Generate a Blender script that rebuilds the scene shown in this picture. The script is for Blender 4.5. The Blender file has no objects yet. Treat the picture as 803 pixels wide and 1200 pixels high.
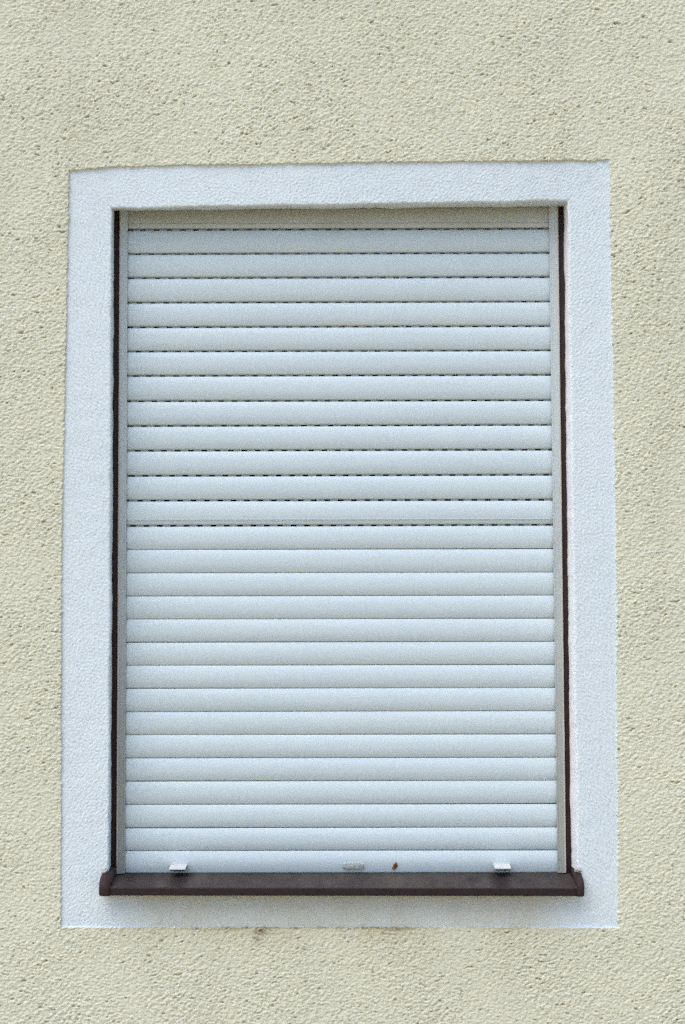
import bpy, bmesh, math, random
import numpy as np
from mathutils import Matrix, Vector, noise as mnoise

scene = bpy.context.scene
C = scene.collection

# ------------------------------------------------------------------ camera
cam_d = bpy.data.cameras.new('camera'); cam = bpy.data.objects.new('camera', cam_d); C.objects.link(cam)
r_ = Vector((0.99999409, 0.00268909, -0.00214165)); u_ = Vector((0.00229151, -0.05702088, 0.99837036)); f_ = Vector((-0.00256259, 0.99836936, 0.05702671))
m = Matrix((r_, u_, -f_)).transposed().to_4x4(); m.translation = Vector((0, -3.17, 1.55))
cam.matrix_world = m
cam_d.sensor_fit = 'VERTICAL'; cam_d.sensor_height = 36; cam_d.lens = 50.01
cam_d.clip_start = 0.05; cam_d.clip_end = 500
scene.camera = cam

# ------------------------------------------------------------------ sky, sun, exposure
SUN_EL, SUN_AZ = math.radians(62), math.radians(-42)      # azimuth measured from straight in front of the wall, to the left
w = bpy.data.worlds.new('World'); scene.world = w; w.use_nodes = True
nt = w.node_tree; nt.nodes.clear()
sky = nt.nodes.new('ShaderNodeTexSky'); sky.sky_type = 'NISHITA'; sky.sun_disc = False
sky.sun_elevation = SUN_EL; sky.sun_rotation = math.pi + SUN_AZ * -1
sky.air_density = 1.0; sky.dust_density = 1.5; sky.ozone_density = 1.0
bg = nt.nodes.new('ShaderNodeBackground'); bg.inputs['Strength'].default_value = 0.13
out = nt.nodes.new('ShaderNodeOutputWorld')
nt.links.new(sky.outputs[0], bg.inputs[0]); nt.links.new(bg.outputs[0], out.inputs[0])
sd = bpy.data.lights.new('sun', 'SUN'); sd.energy = 1.4; sd.angle = math.radians(55); sd.color = (1.0, 0.99, 0.97)
so = bpy.data.objects.new('sun', sd); C.objects.link(so)
to_sun = Vector((math.sin(SUN_AZ) * math.cos(SUN_EL), -math.cos(SUN_AZ) * math.cos(SUN_EL), math.sin(SUN_EL)))
so.rotation_euler = to_sun.to_track_quat('Z', 'Y').to_euler(); so.location = (-3, -6, 8)
scene.cycles.use_denoising = False
scene.cycles.use_adaptive_sampling = True; scene.cycles.adaptive_threshold = 0.045; scene.cycles.adaptive_min_samples = 16
vs = scene.view_settings
vs.view_transform = 'Standard'; vs.look = 'None'; vs.gamma = 1; vs.use_curve_mapping = False
vs.exposure = 0.77

# ------------------------------------------------------------------ helpers
def tag(o, label=None, cat=None, group=None, kind=None):
    if label: o['label'] = label
    if cat: o['category'] = cat
    if group: o['group'] = group
    if kind: o['kind'] = kind
    return o

def empty(name, loc, label, cat):
    o = bpy.data.objects.new(name, None); C.objects.link(o); o.location = loc
    o.empty_display_size = 0.1
    bpy.context.view_layer.update()
    return tag(o, label, cat, kind='thing')

def link(name, me, mats, parent=None, smooth=True):
    o = bpy.data.objects.new(name, me); C.objects.link(o)
    for mt in (mats if isinstance(mats, (list, tuple)) else [mats]): me.materials.append(mt)
    if smooth: me.shade_smooth()
    if parent:
        o.parent = parent
        o.matrix_parent_inverse = parent.matrix_world.inverted() if parent.type == 'EMPTY' else Matrix.Translation(-pw(parent))
    return o

def pw(o):                      # world offset of a parent (no rotations anywhere)
    v = Vector(o.location)
    return v if o.type == 'EMPTY' else Vector((0, 0, 0))

def mesh_from(name, verts, faces, mi=None):
    me = bpy.data.meshes.new(name)
    v = np.asarray(verts, dtype=np.float32); f = np.asarray(faces, dtype=np.int32)
    me.vertices.add(len(v)); me.vertices.foreach_set('co', v.ravel())
    n = f.shape[1]
    me.loops.add(f.size); me.loops.foreach_set('vertex_index', f.ravel())
    me.polygons.add(len(f)); me.polygons.foreach_set('loop_start', np.arange(0, f.size, n, dtype=np.int32))
    me.update(calc_edges=True)
    if mi is not None: me.polygons.foreach_set('material_index', np.asarray(mi, dtype=np.int32))
    me.validate()
    return me

def bm_mesh(name, bm, bevel=0, seg=2):
    if bevel:
        bmesh.ops.bevel(bm, geom=[e for e in bm.edges], offset=bevel, segments=seg, affect='EDGES', profile=0.5, clamp_overlap=True)
    bmesh.ops.recalc_face_normals(bm, faces=bm.faces)
    me = bpy.data.meshes.new(name); bm.to_mesh(me); bm.free()
    return me

def add_box(bm, x0, x1, y0, y1, z0, z1):
    vs_ = [bm.verts.new((x, y, z)) for z in (z0, z1) for y in (y0, y1) for x in (x0, x1)]
    for q in ((0, 2, 3, 1), (4, 5, 7, 6), (0, 1, 5, 4), (2, 6, 7, 3), (0, 4, 6, 2), (1, 3, 7, 5)):
        bm.faces.new([vs_[i] for i in q])

def add_prism(bm, A, B):        # two matching loops of points, closed with end caps
    a = [bm.verts.new(p) for p in A]; b = [bm.verts.new(p) for p in B]
    n = len(a)
    for i in range(n):
        bm.faces.new((a[i], a[(i + 1) % n], b[(i + 1) % n], b[i]))
    bm.faces.new(a[::-1]); bm.faces.new(b)

def field(nx, nz, d, lx, lz, bw, seed, shear=0.0):
    """band-limited random height field, unit variance; lx/lz are the grain sizes in metres"""
    rng = np.random.default_rng(seed)
    F = np.fft.fft2(rng.standard_normal((nz, nx)))
    kx = np.fft.fftfreq(nx, d)[None, :]; kz = np.fft.fftfreq(nz, d)[:, None]
    k = np.sqrt((kx * lx) ** 2 + ((kz + shear * kx) * lz) ** 2)
    h = np.fft.ifft2(F * np.exp(-((k - 1) ** 2) / (2 * bw * bw))).real
    return (h - h.mean()) / h.std()

def grains(nx, nz, d, spacing, r0, r1, seed):
    """height field of rounded grains thrown at the wall: the highest grain wins; 0..1"""
    rng = np.random.default_rng(seed)
    n = int(nx * nz * d * d / spacing ** 2)
    gx = rng.uniform(0, nx, n); gz = rng.uniform(0, nz, n); rad = rng.uniform(r0, r1, n) / d
    hgt = (rad * d / r1) * rng.uniform(0.65, 1.0, n); asp = rng.uniform(0.75, 1.5, n); rot = rng.normal(0.35, 0.7, n)
    A = np.zeros((nz, nx)); R = int(math.ceil(r1 * 1.5 / d))
    bx, bz = np.floor(gx).astype(int), np.floor(gz).astype(int); c_, s_ = np.cos(rot), np.sin(rot)
    for ox in range(-R, R + 1):
        for oz in range(-R, R + 1):
            px, pz = bx + ox, bz + oz
            dx, dz = px - gx, pz - gz
            e = ((dx * c_ + dz * s_) / (rad * asp)) ** 2 + ((-dx * s_ + dz * c_) / (rad / asp)) ** 2
            v = hgt * np.clip(1 - e, 0, 1) ** 0.48
            ok = (px >= 0) & (px < nx) & (pz >= 0) & (pz < nz) & (e < 1)
            np.maximum.at(A, (pz[ok], px[ok]), v[ok])
    return A

def sample(A, fx, fz):
    nz, nx = A.shape
    x0 = np.floor(fx).astype(int); z0 = np.floor(fz).astype(int); tx = fx - x0; tz = fz - z0
    x0 %= nx; z0 %= nz; x1 = (x0 + 1) % nx; z1 = (z0 + 1) % nz
    return (A[z0, x0] * (1 - tx) + A[z0, x1] * tx) * (1 - tz) + (A[z1, x0] * (1 - tx) + A[z1, x1] * tx) * tz

def line_noise(n, cell, seed):  # smooth 1-D noise
    rng = np.random.default_rng(seed); m_ = max(4, int(n / cell) + 4)
    p = rng.standard_normal(m_); t = np.linspace(0, m_ - 1.001, n)
    i = t.astype(int); f = t - i; f = f * f * (3 - 2 * f)
    return p[i] * (1 - f) + p[i + 1] * f

# ------------------------------------------------------------------ materials
def new_mat(name, base, rough, spec=0.4):
    mt = bpy.data.materials.new(name); mt.use_nodes = True
    b = mt.node_tree.nodes['Principled BSDF']
    b.inputs['Base Color'].default_value = (*base, 1); b.inputs['Roughness'].default_value = rough
    b.inputs['Specular IOR Level'].default_value = spec
    return mt, mt.node_tree, b

def N(t, kind, **kw):
    n = t.nodes.new(kind)
    for k, v in kw.items():
        if k in n.inputs: n.inputs[k].default_value = v
        else: setattr(n, k, v)
    return n

def coords(t):
    return N(t, 'ShaderNodeTexCoord').outputs['Object']

def noise_tex(t, scale, detail=4, rough=0.6, vec=None, stretch=None):
    n = N(t, 'ShaderNodeTexNoise', Scale=scale, Detail=detail, Roughness=rough)
    v = vec or coords(t)
    if stretch:
        mp = N(t, 'ShaderNodeMapping'); mp.inputs['Scale'].default_value = stretch
        t.links.new(v, mp.inputs['Vector']); v = mp.outputs[0]
    t.links.new(v, n.inputs['Vector'])
    return n.outputs['Fac']

def ramp(t, src, p0, p1, c0=(0, 0, 0, 1), c1=(1, 1, 1, 1)):
    r = N(t, 'ShaderNodeValToRGB'); r.color_ramp.elements[0].position = p0; r.color_ramp.elements[1].position = p1
    r.color_ramp.elements[0].color = c0; r.color_ramp.elements[1].color = c1
    t.links.new(src, r.inputs[0]); return r.outputs[0]

def mix(t, fac, a, b, mode='MIX'):
    n = N(t, 'ShaderNodeMix', data_type='RGBA', blend_type=mode)
    for s, v in ((n.inputs['Factor'], fac), (n.inputs['A'] if False else n.inputs[6], a), (n.inputs[7], b)):
        if hasattr(v, 'links'): t.links.new(v, s)
        elif isinstance(v, (int, float)): s.default_value = v
        else: s.default_value = (*v, 1) if len(v) == 3 else v
    return n.outputs[2]

def mathn(t, op, a, b=0.0, clamp=False):
    n = N(t, 'ShaderNodeMath', operation=op, use_clamp=clamp)
    for s, v in zip(n.inputs, (a, b)):
        if hasattr(v, 'links'): t.links.new(v, s)
        else: s.default_value = v
    return n.outputs[0]

def bump(t, bsdf, src, strength, dist):
    n = N(t, 'ShaderNodeBump', Strength=strength, Distance=dist)
    t.links.new(src, n.inputs['Height']); t.links.new(n.outputs[0], bsdf.inputs['Normal'])

def sepz(t):
    s = N(t, 'ShaderNodeSeparateXYZ'); t.links.new(coords(t), s.inputs[0]); return s.outputs

# coarse cream plaster
M_plaster, t, b = new_mat('cream_plaster', (0.60, 0.575, 0.43), 0.92, 0.15)
lo = ramp(t, noise_tex(t, 2.2, 3, 0.55), 0.3, 0.75)
c = mix(t, lo, (0.645, 0.628, 0.475), (0.71, 0.690, 0.540))
fine = ramp(t, noise_tex(t, 150, 3, 0.6), 0.3, 0.7)
c = mix(t, mathn(t, 'MULTIPLY', fine, 0.35), c, (0.745, 0.735, 0.60))
rn = ramp(t, noise_tex(t, 9, 4, 0.6, stretch=(1, 1, 0.06)), 0.48, 0.78)
c = mix(t, mathn(t, 'MULTIPLY', rn, 0.30), c, (0.53, 0.51, 0.385))
bl = ramp(t, noise_tex(t, 1.1, 5, 0.62), 0.45, 0.75)
c = mix(t, mathn(t, 'MULTIPLY', bl, 0.22), c, (0.58, 0.555, 0.385))
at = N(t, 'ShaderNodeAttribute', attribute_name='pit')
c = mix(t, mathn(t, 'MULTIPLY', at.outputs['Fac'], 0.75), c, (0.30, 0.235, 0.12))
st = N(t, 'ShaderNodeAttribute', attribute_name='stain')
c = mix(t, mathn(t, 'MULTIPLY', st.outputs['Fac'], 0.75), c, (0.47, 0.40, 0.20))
rs = N(t, 'ShaderNodeAttribute', attribute_name='rust')
c = mix(t, rs.outputs['Fac'], c, (0.16, 0.10, 0.055))
t.links.new(c, b.inputs['Base Color'])
bump(t, b, noise_tex(t, 260, 4, 0.65), 0.5, 0.0012)

# the same plaster far outside the picture, where the grain is bump only
M_plaster_far, t, b = new_mat('cream_plaster_far', (0.61, 0.585, 0.445), 0.92, 0.15)
bump(t, b, noise_tex(t, 110, 4, 0.7), 0.9, 0.006)

# smooth white painted plaster
M_white, t, b = new_mat('white_painted_plaster', (0.78, 0.79, 0.80), 0.75, 0.25)
c = mix(t, ramp(t, noise_tex(t, 3.0, 4, 0.6), 0.35, 0.75), (0.665, 0.730, 0.755), (0.70, 0.76, 0.78))
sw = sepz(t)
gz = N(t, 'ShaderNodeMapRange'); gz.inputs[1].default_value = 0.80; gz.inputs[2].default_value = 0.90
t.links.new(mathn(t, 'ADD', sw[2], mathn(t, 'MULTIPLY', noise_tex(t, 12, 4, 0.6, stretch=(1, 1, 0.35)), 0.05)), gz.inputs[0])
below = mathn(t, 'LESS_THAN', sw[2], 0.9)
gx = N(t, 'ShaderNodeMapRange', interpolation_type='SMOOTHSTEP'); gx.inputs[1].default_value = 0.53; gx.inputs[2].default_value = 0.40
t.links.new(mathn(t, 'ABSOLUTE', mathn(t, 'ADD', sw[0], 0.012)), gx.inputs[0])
shade_grm = mathn(t, 'MULTIPLY', mathn(t, 'MULTIPLY', below, gx.outputs[0]), mathn(t, 'MULTIPLY', ramp(t, noise_tex(t, 10, 5, 0.65, stretch=(1, 1, 0.4)), 0.0, 0.55), 0.66))
c = mix(t, shade_grm, c, (0.50, 0.465, 0.355))  # brown grime and the sill's shade, both mixed into the white
rl = ramp(t, noise_tex(t, 14, 4, 0.65, stretch=(1, 1, 0.10)), 0.50, 0.75)
c = mix(t, mathn(t, 'MULTIPLY', rl, 0.12), c, (0.58, 0.60, 0.58))
sp = ramp(t, noise_tex(t, 55, 2, 0.5), 0.74, 0.80)
c = mix(t, mathn(t, 'MULTIPLY', sp, 0.25), c, (0.50, 0.50, 0.49))
t.links.new(c, b.inputs['Base Color'])
bump(t, b, noise_tex(t, 300, 4, 0.6), 0.35, 0.0008)

M_jamb, t, b = new_mat('white_jamb_paint', (0.86, 0.85, 0.85), 0.7, 0.25)
bump(t, b, noise_tex(t, 200, 3, 0.6), 0.3, 0.0008)

# shutter plastic
M_pvc, t, b = new_mat('shutter_plastic', (0.66, 0.70, 0.71), 0.42, 0.4)
c = mix(t, ramp(t, noise_tex(t, 7, 4, 0.6, stretch=(0.5, 1, 3)), 0.3, 0.8), (0.55, 0.628, 0.650), (0.59, 0.664, 0.685))
stk = ramp(t, noise_tex(t, 16, 5, 0.7, stretch=(0.12, 1, 14)), 0.62, 0.80)
c = mix(t, mathn(t, 'MULTIPLY', stk, 0.42), c, (0.46, 0.47, 0.41))
sx = sepz(t)
# grime and lintel shade painted into the top slat, with a ragged lower edge
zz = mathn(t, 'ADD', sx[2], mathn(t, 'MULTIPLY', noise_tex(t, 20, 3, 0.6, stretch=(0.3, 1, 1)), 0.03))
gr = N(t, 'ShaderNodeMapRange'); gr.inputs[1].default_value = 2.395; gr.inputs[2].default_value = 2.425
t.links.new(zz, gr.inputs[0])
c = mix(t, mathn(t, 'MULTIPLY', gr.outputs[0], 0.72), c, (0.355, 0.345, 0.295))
t.links.new(c, b.inputs['Base Color'])
bump(t, b, noise_tex(t, 420, 3, 0.6), 0.12, 0.0005)
t.links.new(ramp(t, noise_tex(t, 25, 4, 0.6), 0.3, 0.8, (0.36,) * 3 + (1,), (0.55,) * 3 + (1,)), b.inputs['Roughness'])

# guide rail
M_rail, t, b = new_mat('guide_rail_paint', (0.58, 0.61, 0.60), 0.5, 0.35)
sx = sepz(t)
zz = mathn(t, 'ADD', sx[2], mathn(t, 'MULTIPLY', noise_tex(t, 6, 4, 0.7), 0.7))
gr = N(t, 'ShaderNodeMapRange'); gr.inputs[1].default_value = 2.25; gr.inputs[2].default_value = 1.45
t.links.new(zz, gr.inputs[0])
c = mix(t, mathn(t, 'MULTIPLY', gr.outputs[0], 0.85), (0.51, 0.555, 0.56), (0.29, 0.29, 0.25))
t.links.new(mix(t, mathn(t, 'MULTIPLY', ramp(t, noise_tex(t, 60, 4, 0.7), 0.55, 0.75), 0.35), c, (0.36, 0.34, 0.27)), b.inputs['Base Color'])
bump(t, b, noise_tex(t, 300, 3, 0.6), 0.2, 0.0005)
M_edge, t, b = new_mat('rail_sealant', (0.52, 0.475, 0.43), 0.6, 0.3)

# brown metal
M_brown, t, b = new_mat('dark_brown_metal', (0.055, 0.036, 0.034), 0.6, 0.2)
c = mix(t, ramp(t, noise_tex(t, 45, 5, 0.7), 0.35, 0.75), (0.028, 0.015, 0.016), (0.052, 0.031, 0.028))
t.links.new(c, b.inputs['Base Color'])
bump(t, b, noise_tex(t, 160, 3, 0.6), 0.25, 0.0008)
M_sill, t, b = new_mat('dusty_brown_sill', (0.09, 0.075, 0.065), 0.65, 0.2)
geo = N(t, 'ShaderNodeNewGeometry'); sz = N(t, 'ShaderNodeSeparateXYZ'); t.links.new(geo.outputs['Normal'], sz.inputs[0])
up = ramp(t, sz.outputs[2], 0.75, 0.95)                       # dust settles on what faces up
so_ = sepz(t)
wet = None
for cx_ in (-0.372, 0.338):       # dust washed off where the stops drip
    d_ = mathn(t, 'POWER', mathn(t, 'DIVIDE', mathn(t, 'ADD', so_[0], -cx_), 0.026), 2.0)
    g_ = mathn(t, 'SUBTRACT', 1.0, d_, True)
    wet = g_ if wet is None else mathn(t, 'ADD', wet, g_, True)
up = mathn(t, 'MULTIPLY', up, mathn(t, 'SUBTRACT', 1.0, wet, True))
dust = mathn(t, 'MULTIPLY', up, ramp(t, noise_tex(t, 14, 5, 0.7, stretch=(1, 0.4, 1)), 0.25, 0.70))
c = mix(t, ramp(t, noise_tex(t, 130, 6, 0.8), 0.35, 0.7), (0.016, 0.009, 0.0095), (0.038, 0.025, 0.0235))
t.links.new(mix(t, mathn(t, 'MULTIPLY', dust, 0.62), c, (0.105, 0.092, 0.080)), b.inputs['Base Color'])
bump(t, b, noise_tex(t, 120, 4, 0.6), 0.25, 0.001)

M_glass, t, b = new_mat('dark_window_glass', (0.012, 0.013, 0.014), 0.08, 0.5)
M_rust, t, b = new_mat('rust', (0.10, 0.045, 0.025), 0.9, 0.2)
t.links.new(mix(t, ramp(t, noise_tex(t, 300, 3, 0.6), 0.4, 0.6), (0.085, 0.032, 0.016), (0.30, 0.12, 0.045)), b.inputs['Base Color'])
M_metal, t, b = new_mat('weathered_clip', (0.40, 0.43, 0.40), 0.6, 0.4)
t.links.new(mix(t, ramp(t, noise_tex(t, 220, 4, 0.7), 0.42, 0.62), (0.27, 0.29, 0.26), (0.47, 0.51, 0.48)), b.inputs['Base Color'])
M_stop, t, b = new_mat('pale_stopper', (0.60, 0.585, 0.58), 0.45, 0.4)
M_stop_under, t, b = new_mat('stopper_rubber', (0.03, 0.03, 0.03), 0.7, 0.3)
M_mortar, t, b = new_mat('mortar', (0.5, 0.48, 0.4), 0.95, 0.1)
t.links.new(mix(t, ramp(t, noise_tex(t, 180, 4, 0.7), 0.4, 0.62), (0.16, 0.14, 0.11), (0.70, 0.67, 0.58)), b.inputs['Base Color'])
bump(t, b, noise_tex(t, 200, 4, 0.7), 0.8, 0.003)
M_pave, t, b = new_mat('warm_bounce_paving', (0.22, 0.215, 0.20), 0.9, 0.2)  # unseen ground, coloured warm so its bounce fills the shade under the sill
t.links.new(mix(t, noise_tex(t, 3, 6, 0.7), (0.34, 0.27, 0.155), (0.45, 0.36, 0.215)), b.inputs['Base Color'])
bump(t, b, noise_tex(t, 90, 4, 0.7), 0.5, 0.004)

# ------------------------------------------------------------------ ground
bm = bmesh.new()
vv = [bm.verts.new(p) for p in ((-120, -160, 0), (120, -160, 0), (120, 60, 0), (-120, 60, 0))]; bm.faces.new(vv)
tag(link('pavement', bm_mesh('pavement', bm), M_pave), 'unseen pavement, tinted warm for its bounce light, at the foot of the cream wall', 'pavement', kind='structure')

# ------------------------------------------------------------------ house wall
wall = empty('house_wall', (0, 0, 0), 'cream rough-plastered house wall with a smooth white painted surround round the window', 'wall')

# outline of the smooth surround (measured): left edge, right edge, bottom edge, top edge
def xl_out(z): return np.interp(z, [0.82, 1.6562, 2.5077], [-0.6283, -0.6340, -0.6252])
def xr_out(z): return np.interp(z, [0.817, 1.6534, 2.5266], [0.5936, 0.6006, 0.5955])
def zb_out(x): return np.interp(x, [-0.63, 0.60], [0.8196, 0.8168])
def zt_out(x): return np.interp(x, [-0.63, -0.54, 0.0, 0.60], [2.5070, 2.5145, 2.5225, 2.5268])

# --- coarse plaster: a fine height field
D = 0.0017
X0, X1, Z0, Z1 = -1.05, 1.02, 0.36, 3.14
uL = int((xl_out(1.6) - X0) / D); uR = int((xr_out(1.6) - X0) / D); nU = int((X1 - X0) / D)
vB = int((0.818 - Z0) / D); vT = int((2.518 - Z0) / D); nV = int((Z1 - Z0) / D)
rng = np.random.default_rng(5)
zrow = Z0 + D * np.arange(nV); xcol = X0 + D * np.arange(nU)
jl = 0.0011 * line_noise(nV, 2.5, 1) + 0.0003 * line_noise(nV, 20, 2)
jr = 0.0009 * line_noise(nV, 2.5, 3) + 0.0003 * line_noise(nV, 20, 4)
jt = 0.0010 * line_noise(nU, 3, 5) + 0.0006 * line_noise(nU, 25, 6)
jb = 0.0007 * line_noise(nU, 2.5, 7) + 0.0003 * line_noise(nU, 30, 8)
EPS = 0.0009
ui = np.arange(nU); vi = np.arange(nV)
Xg = np.empty((nV, nU)); Zg = np.empty((nV, nU))
for r in range(nV):
    a, b_ = xl_out(zrow[r]) + jl[r], xr_out(zrow[r]) + jr[r]
    Xg[r] = np.interp(ui, [0, uL, uL + 1, uR - 1, uR, nU - 1], [X0, a, a + EPS, b_ - EPS, b_, X1])
for q in range(nU):
    a, b_ = zb_out(xcol[q]) + jb[q], zt_out(xcol[q]) + jt[q]
    Zg[:, q] = np.interp(vi, [0, vB, vB + 1, vT - 1, vT, nV - 1], [Z0, a, a + EPS, b_ - EPS, b_, Z1])
n1 = field(nU, nV, D, 0.0125, 0.0090, 0.38, 11, 0.25)
n2 = field(nU, nV, D, 0.0075, 0.0060, 0.40, 12, -0.2)
n3 = field(nU, nV, D, 0.30, 0.30, 0.6, 13)
n4 = field(nU, nV, D, 0.045, 0.013, 0.45, 14, 0.22)
n5 = field(nU, nV, D, 0.016, 0.007, 0.45, 15, 0.5)
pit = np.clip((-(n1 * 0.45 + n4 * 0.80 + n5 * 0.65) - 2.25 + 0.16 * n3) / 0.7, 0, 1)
g1 = grains(nU, nV, D, 0.0026, 0.0016, 0.0037, 16)
g2 = grains(nU, nV, D, 0.011, 0.0030, 0.0060, 18)
rough_ = np.clip(1.0 + 0.10 * n3, 0.75, 1.25)
n6 = field(nU, nV, D, 0.0048, 0.0043, 0.6, 17)
H = rough_ * (0.0024 * (g1 - 0.55) + 0.0012 * g2 + 0.0003 * np.tanh(n1) + 0.00030 * n6 + 0.0004 * n5) + 0.0004 * n3 - 0.0026 * pit
Yg = -0.0045 - H
inside = ((vi[:, None] > vB) & (vi[:, None] < vT)) & ((ui[None, :] > uL) & (ui[None, :] < uR))
Yg = np.where(inside, 0.006, np.minimum(Yg, -0.0012))
idx = np.arange(nU * nV).reshape(nV, nU)
q = np.stack([idx[:-1, :-1], idx[:-1, 1:], idx[1:, 1:], idx[1:, :-1]], -1)
allin = inside[:-1, :-1] & inside[:-1, 1:] & inside[1:, 1:] & inside[1:, :-1]
anyin = inside[:-1, :-1] | inside[:-1, 1:] | inside[1:, 1:] | inside[1:, :-1]
# the brush of white paint also ran over the cut edge of the plaster on the right and underneath
stepw = anyin & ~allin & ((np.arange(nU - 1)[None, :] >= uR - 2) | ((np.arange(nV - 1)[:, None] <= vB + 1) & (np.abs(xcol[:-1] + 0.02)[None, :] > 0.36 + 0.05 * line_noise(nU - 1, 18, 31)[None, :])))
faces = q[~allin]; mi = stepw[~allin].astype(int)
V = np.stack([Xg, Yg, Zg], -1).reshape(-1, 3)
used = np.zeros(len(V), bool); used[faces.ravel()] = True
remap = np.cumsum(used) - 1
keep = used
me = mesh_from('plaster', V[keep], remap[faces], mi)
# marks with a shape of their own: pits, the damp yellow stain below the sill, two rusty runs
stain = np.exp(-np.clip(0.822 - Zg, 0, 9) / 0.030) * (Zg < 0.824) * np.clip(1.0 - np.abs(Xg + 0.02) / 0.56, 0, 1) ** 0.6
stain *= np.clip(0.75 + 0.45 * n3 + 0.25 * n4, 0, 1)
rust = np.zeros_like(Xg)
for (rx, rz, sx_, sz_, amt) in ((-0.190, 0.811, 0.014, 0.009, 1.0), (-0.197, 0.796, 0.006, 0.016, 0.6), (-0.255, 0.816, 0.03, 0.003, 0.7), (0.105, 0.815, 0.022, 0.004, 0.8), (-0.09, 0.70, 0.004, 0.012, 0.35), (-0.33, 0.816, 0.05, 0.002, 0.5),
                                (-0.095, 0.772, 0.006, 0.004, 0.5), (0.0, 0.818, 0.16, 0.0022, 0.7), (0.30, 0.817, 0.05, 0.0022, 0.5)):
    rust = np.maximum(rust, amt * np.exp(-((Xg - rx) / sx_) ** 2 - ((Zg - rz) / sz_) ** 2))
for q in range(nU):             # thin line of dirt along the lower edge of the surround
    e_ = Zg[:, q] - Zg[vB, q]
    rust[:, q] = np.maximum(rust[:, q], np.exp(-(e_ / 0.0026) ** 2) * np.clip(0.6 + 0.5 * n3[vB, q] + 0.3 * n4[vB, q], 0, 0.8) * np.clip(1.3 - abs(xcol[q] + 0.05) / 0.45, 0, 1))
rust *= np.clip(0.8 + 0.4 * n2, 0, 1)
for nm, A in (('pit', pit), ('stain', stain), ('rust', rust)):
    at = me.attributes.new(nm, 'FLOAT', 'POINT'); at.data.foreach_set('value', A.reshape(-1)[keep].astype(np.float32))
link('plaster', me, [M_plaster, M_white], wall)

# the rest of the wall, well outside the picture, and the masonry behind it
bm = bmesh.new()
add_box(bm, -4.5, X0, -0.0045, 0.30, 0, 5.2); add_box(bm, X1, 4.5, -0.0045, 0.30, 0, 5.2)
add_box(bm, X0, X1, -0.0045, 0.30, 0, Z0); add_box(bm, X0, X1, -0.0045, 0.30, Z1, 5.2)
add_box(bm, X0, X1, 0.18, 0.30, Z0, Z1)
link('masonry', bm_mesh('masonry', bm), M_plaster_far, wall, smooth=False)

# --- smooth white surround: four mitred strips, each running out of the reveal, round the arris and over the face
nb = 1200; DB = 0.0018
s1 = field(nb, nb, DB, 0.0085, 0.0056, 0.40, 21, 0.2)
s2 = field(nb, nb, DB, 0.0042, 0.0036, 0.5, 22, -0.2)
s3 = field(nb, nb, DB, 0.09, 0.06, 0.6, 23)
def hband(x, z): 
    fx, fz = (x + 1.1) / DB, (z - 0.3) / DB
    return 0.00075 * np.tanh(sample(s1, fx, fz)) + 0.00045 * sample(s2, fx, fz) + 0.00012 * sample(s3, fx, fz)
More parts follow.
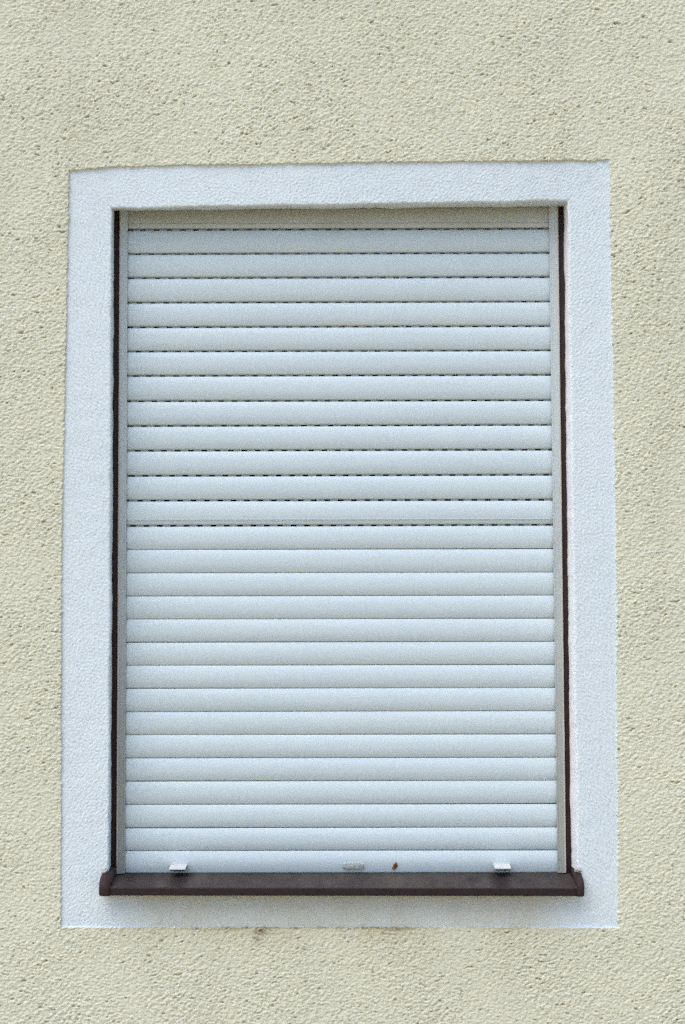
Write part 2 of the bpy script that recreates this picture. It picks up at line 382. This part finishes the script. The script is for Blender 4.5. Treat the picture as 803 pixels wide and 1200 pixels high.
# inner edge polyline at the face (front) and at the back of the reveal, corners TL, TR, BR, BL
front = {'TL': (-0.5285, 2.4202), 'TR': (0.5024, 2.4342), 'BR': (0.5078, 0.905), 'BL': (-0.5245, 0.905)}
back = {'TL': (-0.5335, 2.4318), 'TR': (0.5028, 2.4395), 'BR': (0.5035, 0.905), 'BL': (-0.5307, 0.905)}
outer = {'TL': (-0.6400, 2.5300), 'TR': (0.6150, 2.5450), 'BR': (0.6120, 0.7950), 'BL': (-0.6450, 0.7950)}
RB = 0.066; RAD = 0.0045
seeds = {'TLTR': 41, 'TRBR': 42, 'BRBL': 43, 'BLTL': 44}
VB, FB, MB_, off = [], [], [], 0
for A_, B_ in (('TL', 'TR'), ('TR', 'BR'), ('BR', 'BL'), ('BL', 'TL')):
    L = math.dist(front[A_], front[B_]); ns = int(L / 0.0022)
    s = np.linspace(0, 1, ns)
    P = lambda d: np.array(d[A_])[None, :] * (1 - s[:, None]) + np.array(d[B_])[None, :] * s[:, None]
    pf, pb, po = P(front), P(back), P(outer)
    # inward normal direction (towards the opening) of this edge
    dx, dz = np.array(front[B_]) - np.array(front[A_]); nrm = np.array([dz, -dx]) / L
    cen = np.array([-0.015, 1.68])
    if np.dot(cen - pf[ns // 2], nrm) < 0: nrm = -nrm
    sd_ = seeds[A_ + B_]
    taper = np.clip(np.minimum(s, 1 - s) * L / 0.03, 0, 1)
    wb = (0.0008 * line_noise(ns, 22, sd_) + 0.0004 * line_noise(ns, 6, sd_ + 50)) * taper      # ragged edge where plaster meets frame
    wf = (0.0009 * line_noise(ns, 40, sd_ + 100) + 0.0004 * line_noise(ns, 8, sd_ + 150)) * taper
    if A_ == 'TR':      # bulge in the right jamb
        wb = wb * 0.8
    pb = pb + nrm[None, :] * wb[:, None]; pf = pf + nrm[None, :] * wf[:, None]
    wid = abs(np.dot(np.array(outer[A_]) - np.array(front[A_]), nrm))
    rows = []
    for d in np.linspace(0, 1, 22)[:-1]:                      # along the reveal from the back
        y = RB + (RAD - RB) * d
        p = pb * (1 - d) + pf * d
        hh = hband(p[:, 0] * 0.7 + p[:, 1] * 0 + y * 1.7, p[:, 1] + p[:, 0] * 0.31 + y * 0.6) * 0.6 * min(1, d * 3)
        p = p + nrm[None, :] * hh[:, None]
        rows.append(np.column_stack([p[:, 0], np.full(ns, y), p[:, 1]]))
    for a in np.linspace(0, math.pi / 2, 6)[:-1]:             # arris
        y = RAD * (1 - math.sin(a)); o_ = RAD * (1 - math.cos(a))
        p = pf + (po - pf) * (o_ / wid)
        hh = hband(p[:, 0], p[:, 1]) * (0.6 + 0.4 * a / 1.57)
        rows.append(np.column_stack([p[:, 0] + nrm[0] * hh * math.cos(a), y - hh * math.sin(a), p[:, 1] + nrm[1] * hh * math.cos(a)]))
    pf2 = pf + (po - pf) * (RAD / wid)
    for e in np.linspace(0, 1, int(wid / 0.0022)):
        p = pf2 * (1 - e) + po * e
        hh = hband(p[:, 0], p[:, 1])
        rows.append(np.column_stack([p[:, 0], -hh, p[:, 1]]))
    G = np.stack(rows, 0)                                     # rows x ns x 3
    nr = G.shape[0]; VB.append(G.reshape(-1, 3))
    id_ = off + np.arange(nr * ns).reshape(nr, ns)
    mm = np.zeros((nr - 1, ns - 1), int)
    if A_ == 'TR': mm[:23] = 1        # the right jamb was painted a cleaner white
    MB_.append(mm.ravel())
    FB.append(np.stack([id_[:-1, :-1], id_[1:, :-1], id_[1:, 1:], id_[:-1, 1:]], -1).reshape(-1, 4)); off += nr * ns
me = mesh_from('window_surround', np.concatenate(VB), np.concatenate(FB), np.concatenate(MB_))
bm = bmesh.new(); bm.from_mesh(me); bmesh.ops.recalc_face_normals(bm, faces=bm.faces); bm.to_mesh(me); bm.free()
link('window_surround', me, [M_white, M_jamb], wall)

# mortar pressed round the sill ends
def dab(cx, cy, cz, sx, sy, sz, seed):
    bm = bmesh.new(); bmesh.ops.create_icosphere(bm, subdivisions=4, radius=1)
    for v in bm.verts:
        k = 1 + 0.45 * mnoise.noise(v.co * 1.9 + Vector((seed, 0, 0))) + 0.2 * mnoise.noise(v.co * 5 + Vector((0, seed, 0)))
        v.co = Vector((cx + v.co.x * sx * k, cy + v.co.y * sy * k, cz + v.co.z * sz * k))
    return bm_mesh('mortar_patch', bm)
link('mortar_patch', dab(-0.5315, -0.004, 0.9405, 0.0055, 0.005, 0.006, 3.1), M_mortar, wall)
link('mortar_patch', dab(0.5075, -0.004, 0.9410, 0.0065, 0.005, 0.0055, 7.7), M_mortar, wall)

# ------------------------------------------------------------------ window behind the shutter
win = empty('window', (-0.014, 0.1, 0.92), 'dark brown window frame showing as thin strips beside the white guide rails', 'window')
bm = bmesh.new()
def stile(xa0, xa1, xb0, xb1):  # bottom x range, top x range
    z0, z1 = 0.880, 2.46
    add_prism(bm, [(xa0, .067, z0), (xa1, .067, z0), (xa1, .150, z0), (xa0, .150, z0)], [(xb0, .067, z1), (xb1, .067, z1), (xb1, .150, z1), (xb0, .150, z1)])
stile(-0.570, -0.5178, -0.570, -0.5204); me = bm_mesh('frame_stile', bm, 0.0012)
link('frame_stile', me, M_brown, win)
bm = bmesh.new(); stile(0.4916, 0.545, 0.4897, 0.545); link('frame_stile', bm_mesh('frame_stile', bm, 0.0012), M_brown, win)
bm = bmesh.new(); add_box(bm, -0.57, 0.545, 0.100, 0.150, 2.462, 2.60); add_box(bm, -0.57, 0.545, 0.0655, 0.100, 2.480, 2.60)
link('frame_head', bm_mesh('frame_head', bm), M_brown, win)
bm = bmesh.new(); add_box(bm, -0.516, 0.489, 0.100, 0.150, 0.86, 0.975); link('bottom_rail', bm_mesh('bottom_rail', bm), M_brown, win)
bm = bmesh.new(); add_box(bm, -0.5165, 0.4895, 0.125, 0.135, 0.976, 2.461); link('pane', bm_mesh('pane', bm), M_glass, win)

# ------------------------------------------------------------------ roller shutter
sh = empty('roller_shutter', (-0.0145, 0.07, 0.922), 'closed off-white roller shutter of horizontal slats with dashed light slits above', 'roller shutter')
GAPS = [2.3892, 2.3324, 2.2762, 2.2190, 2.1621, 2.1057, 2.0492, 1.9908, 1.9337, 1.8769, 1.8193, 1.7624, 1.7048, 1.6503, 1.5969, 1.5444, 1.4920, 1.4397,
        1.3876, 1.3355, 1.2832, 1.2310, 1.1788, 1.1270, 1.0750, 1.0230, 0.9722]
END = 0.9222
XA, XB = -0.5105, 0.4815
NOTCH = {0, 12}
rnd = random.Random(4)
def slat_rows(zt, zb, notch=False, flat=0.0):
    """(y, z) outline of one slat from behind its top edge over the bulged face to behind its bottom edge"""
    pts = [(0.0800, zt - 0.0016), (0.0735, zt - 0.0012), (0.0718, zt - 0.0004)]
    n = 18
    h = zt - zb
    for i in range(n + 1):
        s = i / n
        pr = 1 - abs(2 * s - 1) ** 2.3
        y = 0.0708 - 0.0051 * pr * (1 - flat * max(0, s - 0.5))
        z = zt - s * h
        pts.append((y, z))
        if notch and i == n - 4:
            pts += [(y - 0.0002, z - 0.0006), (y + 0.0012, z - 0.0009), (y + 0.0012, z - 0.0016), (y - 0.0004, z - 0.0019)]
    pts += [(0.0718, zb + 0.0004), (0.0735, zb + 0.0012), (0.0800, zb + 0.0016)]
    return pts
def loft(bm, pts, xs, dz=0.0, dy=0.0, tilt=0.0, seed=0):
    prev = None
    for x in xs:
        e = (x - xs[0]) / (xs[-1] - xs[0]) - 0.5
        wob = 0.00025 * mnoise.noise(Vector((x * 3.0, seed * 1.37, 0.5)))
        col = [bm.verts.new((x, y + dy + wob * 2, z + dz + tilt * e + wob)) for y, z in pts]
        if prev:
            for i in range(len(pts) - 1):
                bm.faces.new((prev[i], prev[i + 1], col[i + 1], col[i]))
        prev = col
XS = np.linspace(XA, XB, 34).tolist()
bm = bmesh.new()
tops = [2.4470] + [g for g in GAPS]
for i, g in enumerate(GAPS):
    op_up = (i - 1) <= 12; op_dn = i <= 12
    zt = tops[i] - ((0.0024 if op_up else 0.0004) if i else 0)
    zb = g + (0.0020 if op_dn else 0.0005)
    loft(bm, slat_rows(zt, zb, i in NOTCH), XS, rnd.uniform(-.0002, .0002), rnd.uniform(-.0003, .0003), rnd.uniform(-.0006, .0006), i)
    if op_dn:       # the perforated web: light slits between little bridges
        pitch, sl = 0.0306, 0.0128
        x = XA + rnd.uniform(-0.03, 0)
        za, zc, zd, ze = g + 0.0036, g + 0.0020, g - 0.0025, g - 0.0040
        def quad(xa, xb, z1, z0):
            xa, xb = max(xa, XA), min(xb, XB)
            if xb - xa < 1e-4: return
            for yy in (0.0782, 0.0794):
                bm.faces.new([bm.verts.new(p) for p in ((xa, yy, z0), (xb, yy, z0), (xb, yy, z1), (xa, yy, z1))])
        quad(XA, XB, za, zc); quad(XA, XB, zd, ze)
        while x < XB:
            quad(x + sl, x + pitch, zc, zd); x += pitch
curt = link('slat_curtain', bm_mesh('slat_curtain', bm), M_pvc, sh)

# the bottom slat with its stops, clip and rust mark
bm = bmesh.new(); loft(bm, slat_rows(0.9716, END, False, 0.55), XS, 0, 0.0002, 0, 60)
bot = link('bottom_slat', bm_mesh('bottom_slat', bm), M_pvc, sh)
def stopper(x0, x1, zt, ztip, skew):
    bm = bmesh.new()
    t_ = 0.0020
    # folded angle: a short flange against the slat, then a plate leaning out and down
    A = [(x0, .0665, zt + .001), (x0, .0600, zt + .0004), (x0 - skew, .0350, ztip + .001), (x0 - skew, .0352, ztip - t_), (x0, .0600, zt - t_), (x0, .0665, zt - t_)]
    B = [(x1, .0665, zt + .001), (x1, .0600, zt + .0004), (x1 - skew, .0350, ztip + .001), (x1 - skew, .0352, ztip - t_), (x1, .0600, zt - t_), (x1, .0665, zt - t_)]
    add_prism(bm, A, B)
    o = link('stopper', bm_mesh('stopper', bm, 0.0005, 1), M_stop, bot, smooth=False)
    bm = bmesh.new()
    add_prism(bm, [(x0 + .002, .0640, zt - t_ - .0002), (x0 + .002 - skew, .0370, ztip - t_ - .0002), (x0 + .002 - skew, .0380, ztip - t_ - .0032), (x0 + .002, .0640, zt - t_ - .0040)],
                  [(x1 - .002, .0640, zt - t_ - .0002), (x1 - .002 - skew, .0370, ztip - t_ - .0002), (x1 - .002 - skew, .0380, ztip - t_ - .0032), (x1 - .002, .0640, zt - t_ - .0040)])
    link('rubber_pad', bm_mesh('rubber_pad', bm, 0.0004, 1), M_stop_under, bot, smooth=False)
stopper(-0.3957, -0.3592, 0.9420, 0.9377, 0.0008)
stopper(0.3284, 0.3650, 0.9420, 0.9380, -0.0006)
# weathered oblong cover let into the slat
bm = bmesh.new()
n = 40; loop0, loop1, loop2 = [], [], []
for i in range(n):
    a = 2 * math.pi * i / n
    ex = 0.0130 + 0.0072 * 0 ; sxx = math.copysign(abs(math.cos(a)) ** 0.45, math.cos(a)); szz = math.copysign(abs(math.sin(a)) ** 0.55, math.sin(a))
    k = 1 + 0.05 * mnoise.noise(Vector((math.cos(a) * 2, math.sin(a) * 2, 3)))
    loop0.append((0.0138 + 0.0242 * sxx * k, 0.0672, 0.9384 + 0.0072 * szz * k))
    loop1.append((0.0138 + 0.0240 * sxx * k, 0.0642, 0.9384 + 0.0070 * szz * k))
    loop2.append((0.0138 + 0.0225 * sxx * k, 0.0636, 0.9384 + 0.0056 * szz * k))
L_ = [[bm.verts.new(p) for p in l] for l in (loop0, loop1, loop2)]
for a_, b2 in ((0, 1), (1, 2)):
    for i in range(n): bm.faces.new((L_[a_][i], L_[a_][(i + 1) % n], L_[b2][(i + 1) % n], L_[b2][i]))
bm.faces.new(L_[2])
tag(link('slot_cover', bm_mesh('slot_cover', bm), M_metal, bot), 'small grey weathered oblong cover on the bottom slat')
me = dab(0.1077, 0.0656, 0.9378, 0.0046, 0.0012, 0.0070, 1.3); me.name = 'rust_spot'
for v in me.vertices: v.co.x += (v.co.z - 0.9378) * 0.45
tag(link('rust_spot', me, M_rust, bot), 'dark brown rust spot on the bottom slat')

# guide rails: front flange, channel and a bead of sealant on the outer side
def rail(xb_o, xb_i, xt_o, xt_i):
    z0, z1 = 0.9236, 2.452
    sg = 1 if xb_i > xb_o else -1
    def prof(xo, xi, z):
        p = [(xo, .0602), (xo + sg * .0014, .0594), (xo + sg * .0030, .0600), (xi - sg * .0045, .0600), (xi - sg * .0038, .0607), (xi - sg * .0030, .0600), (xi - sg * .0006, .0600), (xi, .0606), (xi, .0626), (xo + sg * .0045, .0626), (xo + sg * .0045, .0980), (xo, .0980)]
        return [(x, y, z) for x, y in p]
    bm = bmesh.new(); add_prism(bm, prof(xb_o, xb_i, z0), prof(xt_o, xt_i, z1))
    g = link('guide_rail', bm_mesh('guide_rail', bm), M_rail, sh, smooth=False)
    bm = bmesh.new(); rows = []
    for k in range(120):
        e = k / 119; xo = xb_o * (1 - e) + xt_o * e; z = z0 + (z1 - z0) * e
        wv = 0.0005 * mnoise.noise(Vector((z * 20, xo * 30, 0)))
        rows.append([bm.verts.new(p) for p in ((xo - sg * .0006, .0668, z), (xo - sg * (.0006 + wv), .0606, z), (xo + sg * (.0012 + wv), .0590, z), (xo + sg * (.0026 + wv), .0598, z))])
    for a_, b2 in zip(rows, rows[1:]):
        for i in range(3): bm.faces.new((a_[i], a_[i + 1], b2[i + 1], b2[i]))
    link('sealant_bead', bm_mesh('sealant_bead', bm), M_edge, g)
rail(-0.5170, -0.4984, -0.5198, -0.5019)
rail(0.4908, 0.4721, 0.4890, 0.4685)

# ------------------------------------------------------------------ window sill
sill = empty('window_sill', (-0.012, -0.03, 0.91), 'dark brown metal window sill with rounded end caps below the shutter', 'window sill')
bm = bmesh.new()
def sprof(x, dz):
    p = [(.0790, .9226), (.0600, .9206), (-.0335, .9122), (-.0358, .9115), (-.0370, .9095), (-.0372, .8975), (-.0366, .8950), (-.0345, .8940), (-.0300, .8942), (-.0300, .8960), (-.0340, .8962), (-.0348, .8980), (-.0348, .9080), (-.0330, .9096), (.0600, .9180), (.0790, .9200)]
    return [(x, y, z + dz * (1 if y < 0.05 else 0)) for y, z in p]
add_prism(bm, sprof(-0.5310, 0.0006), sprof(0.5085, -0.0022))
link('sill_board', bm_mesh('sill_board', bm), M_sill, sill, smooth=False)
def cap(xi, xo, dz):
    sg = 1 if xo > xi else -1
    p = [(.0600, .9400), (.0100, .9395), (-.0060, .9390), (-.0140, .9365), (-.0260, .9300), (-.0350, .9230), (-.0395, .9150), (-.0405, .9060), (-.0405, .8990), (-.0390, .8945), (-.0350, .8925), (-.0200, .8920), (-.0040, .8930), (.0600, .9120)]
    bm = bmesh.new()
    def fl(y): return 0.0 if y > 0.02 else 0.0042 * min(1, (0.02 - y) / 0.05)
    cy_, cz_ = 0.004, 0.9170
    loops = [[(xi, y, z + dz) for y, z in p]]
    R_ = 0.0065
    for a in np.linspace(0, math.pi / 2, 6):           # rounded outer shoulder
        ins = R_ * (1 - math.cos(a)); o_ = R_ * (1 - math.sin(a))
        lp = []
        for y, z in p:
            d_ = math.hypot(cy_ - y, cz_ - z); k = min(ins / d_, 0.8)
            lp.append((xo + sg * (fl(y) - o_), y + (cy_ - y) * k * (1 if y < 0.02 else 0.2), z + dz + (cz_ - z) * k * (1 if z < cz_ else 0.5)))
        loops.append(lp)
    L3 = [[bm.verts.new(q_) for q_ in l_] for l_ in loops]
    for a_, b2 in zip(L3, L3[1:]):
        for i in range(len(p)): bm.faces.new((a_[i], a_[(i + 1) % len(p)], b2[(i + 1) % len(p)], b2[i]))
    bm.faces.new(L3[0][::-1]); bm.faces.new(L3[-1])
    link('end_cap', bm_mesh('end_cap', bm), M_brown, sill)
cap(-0.5165, -0.5355, 0.0006)
cap(0.5005, 0.5120, -0.0022)
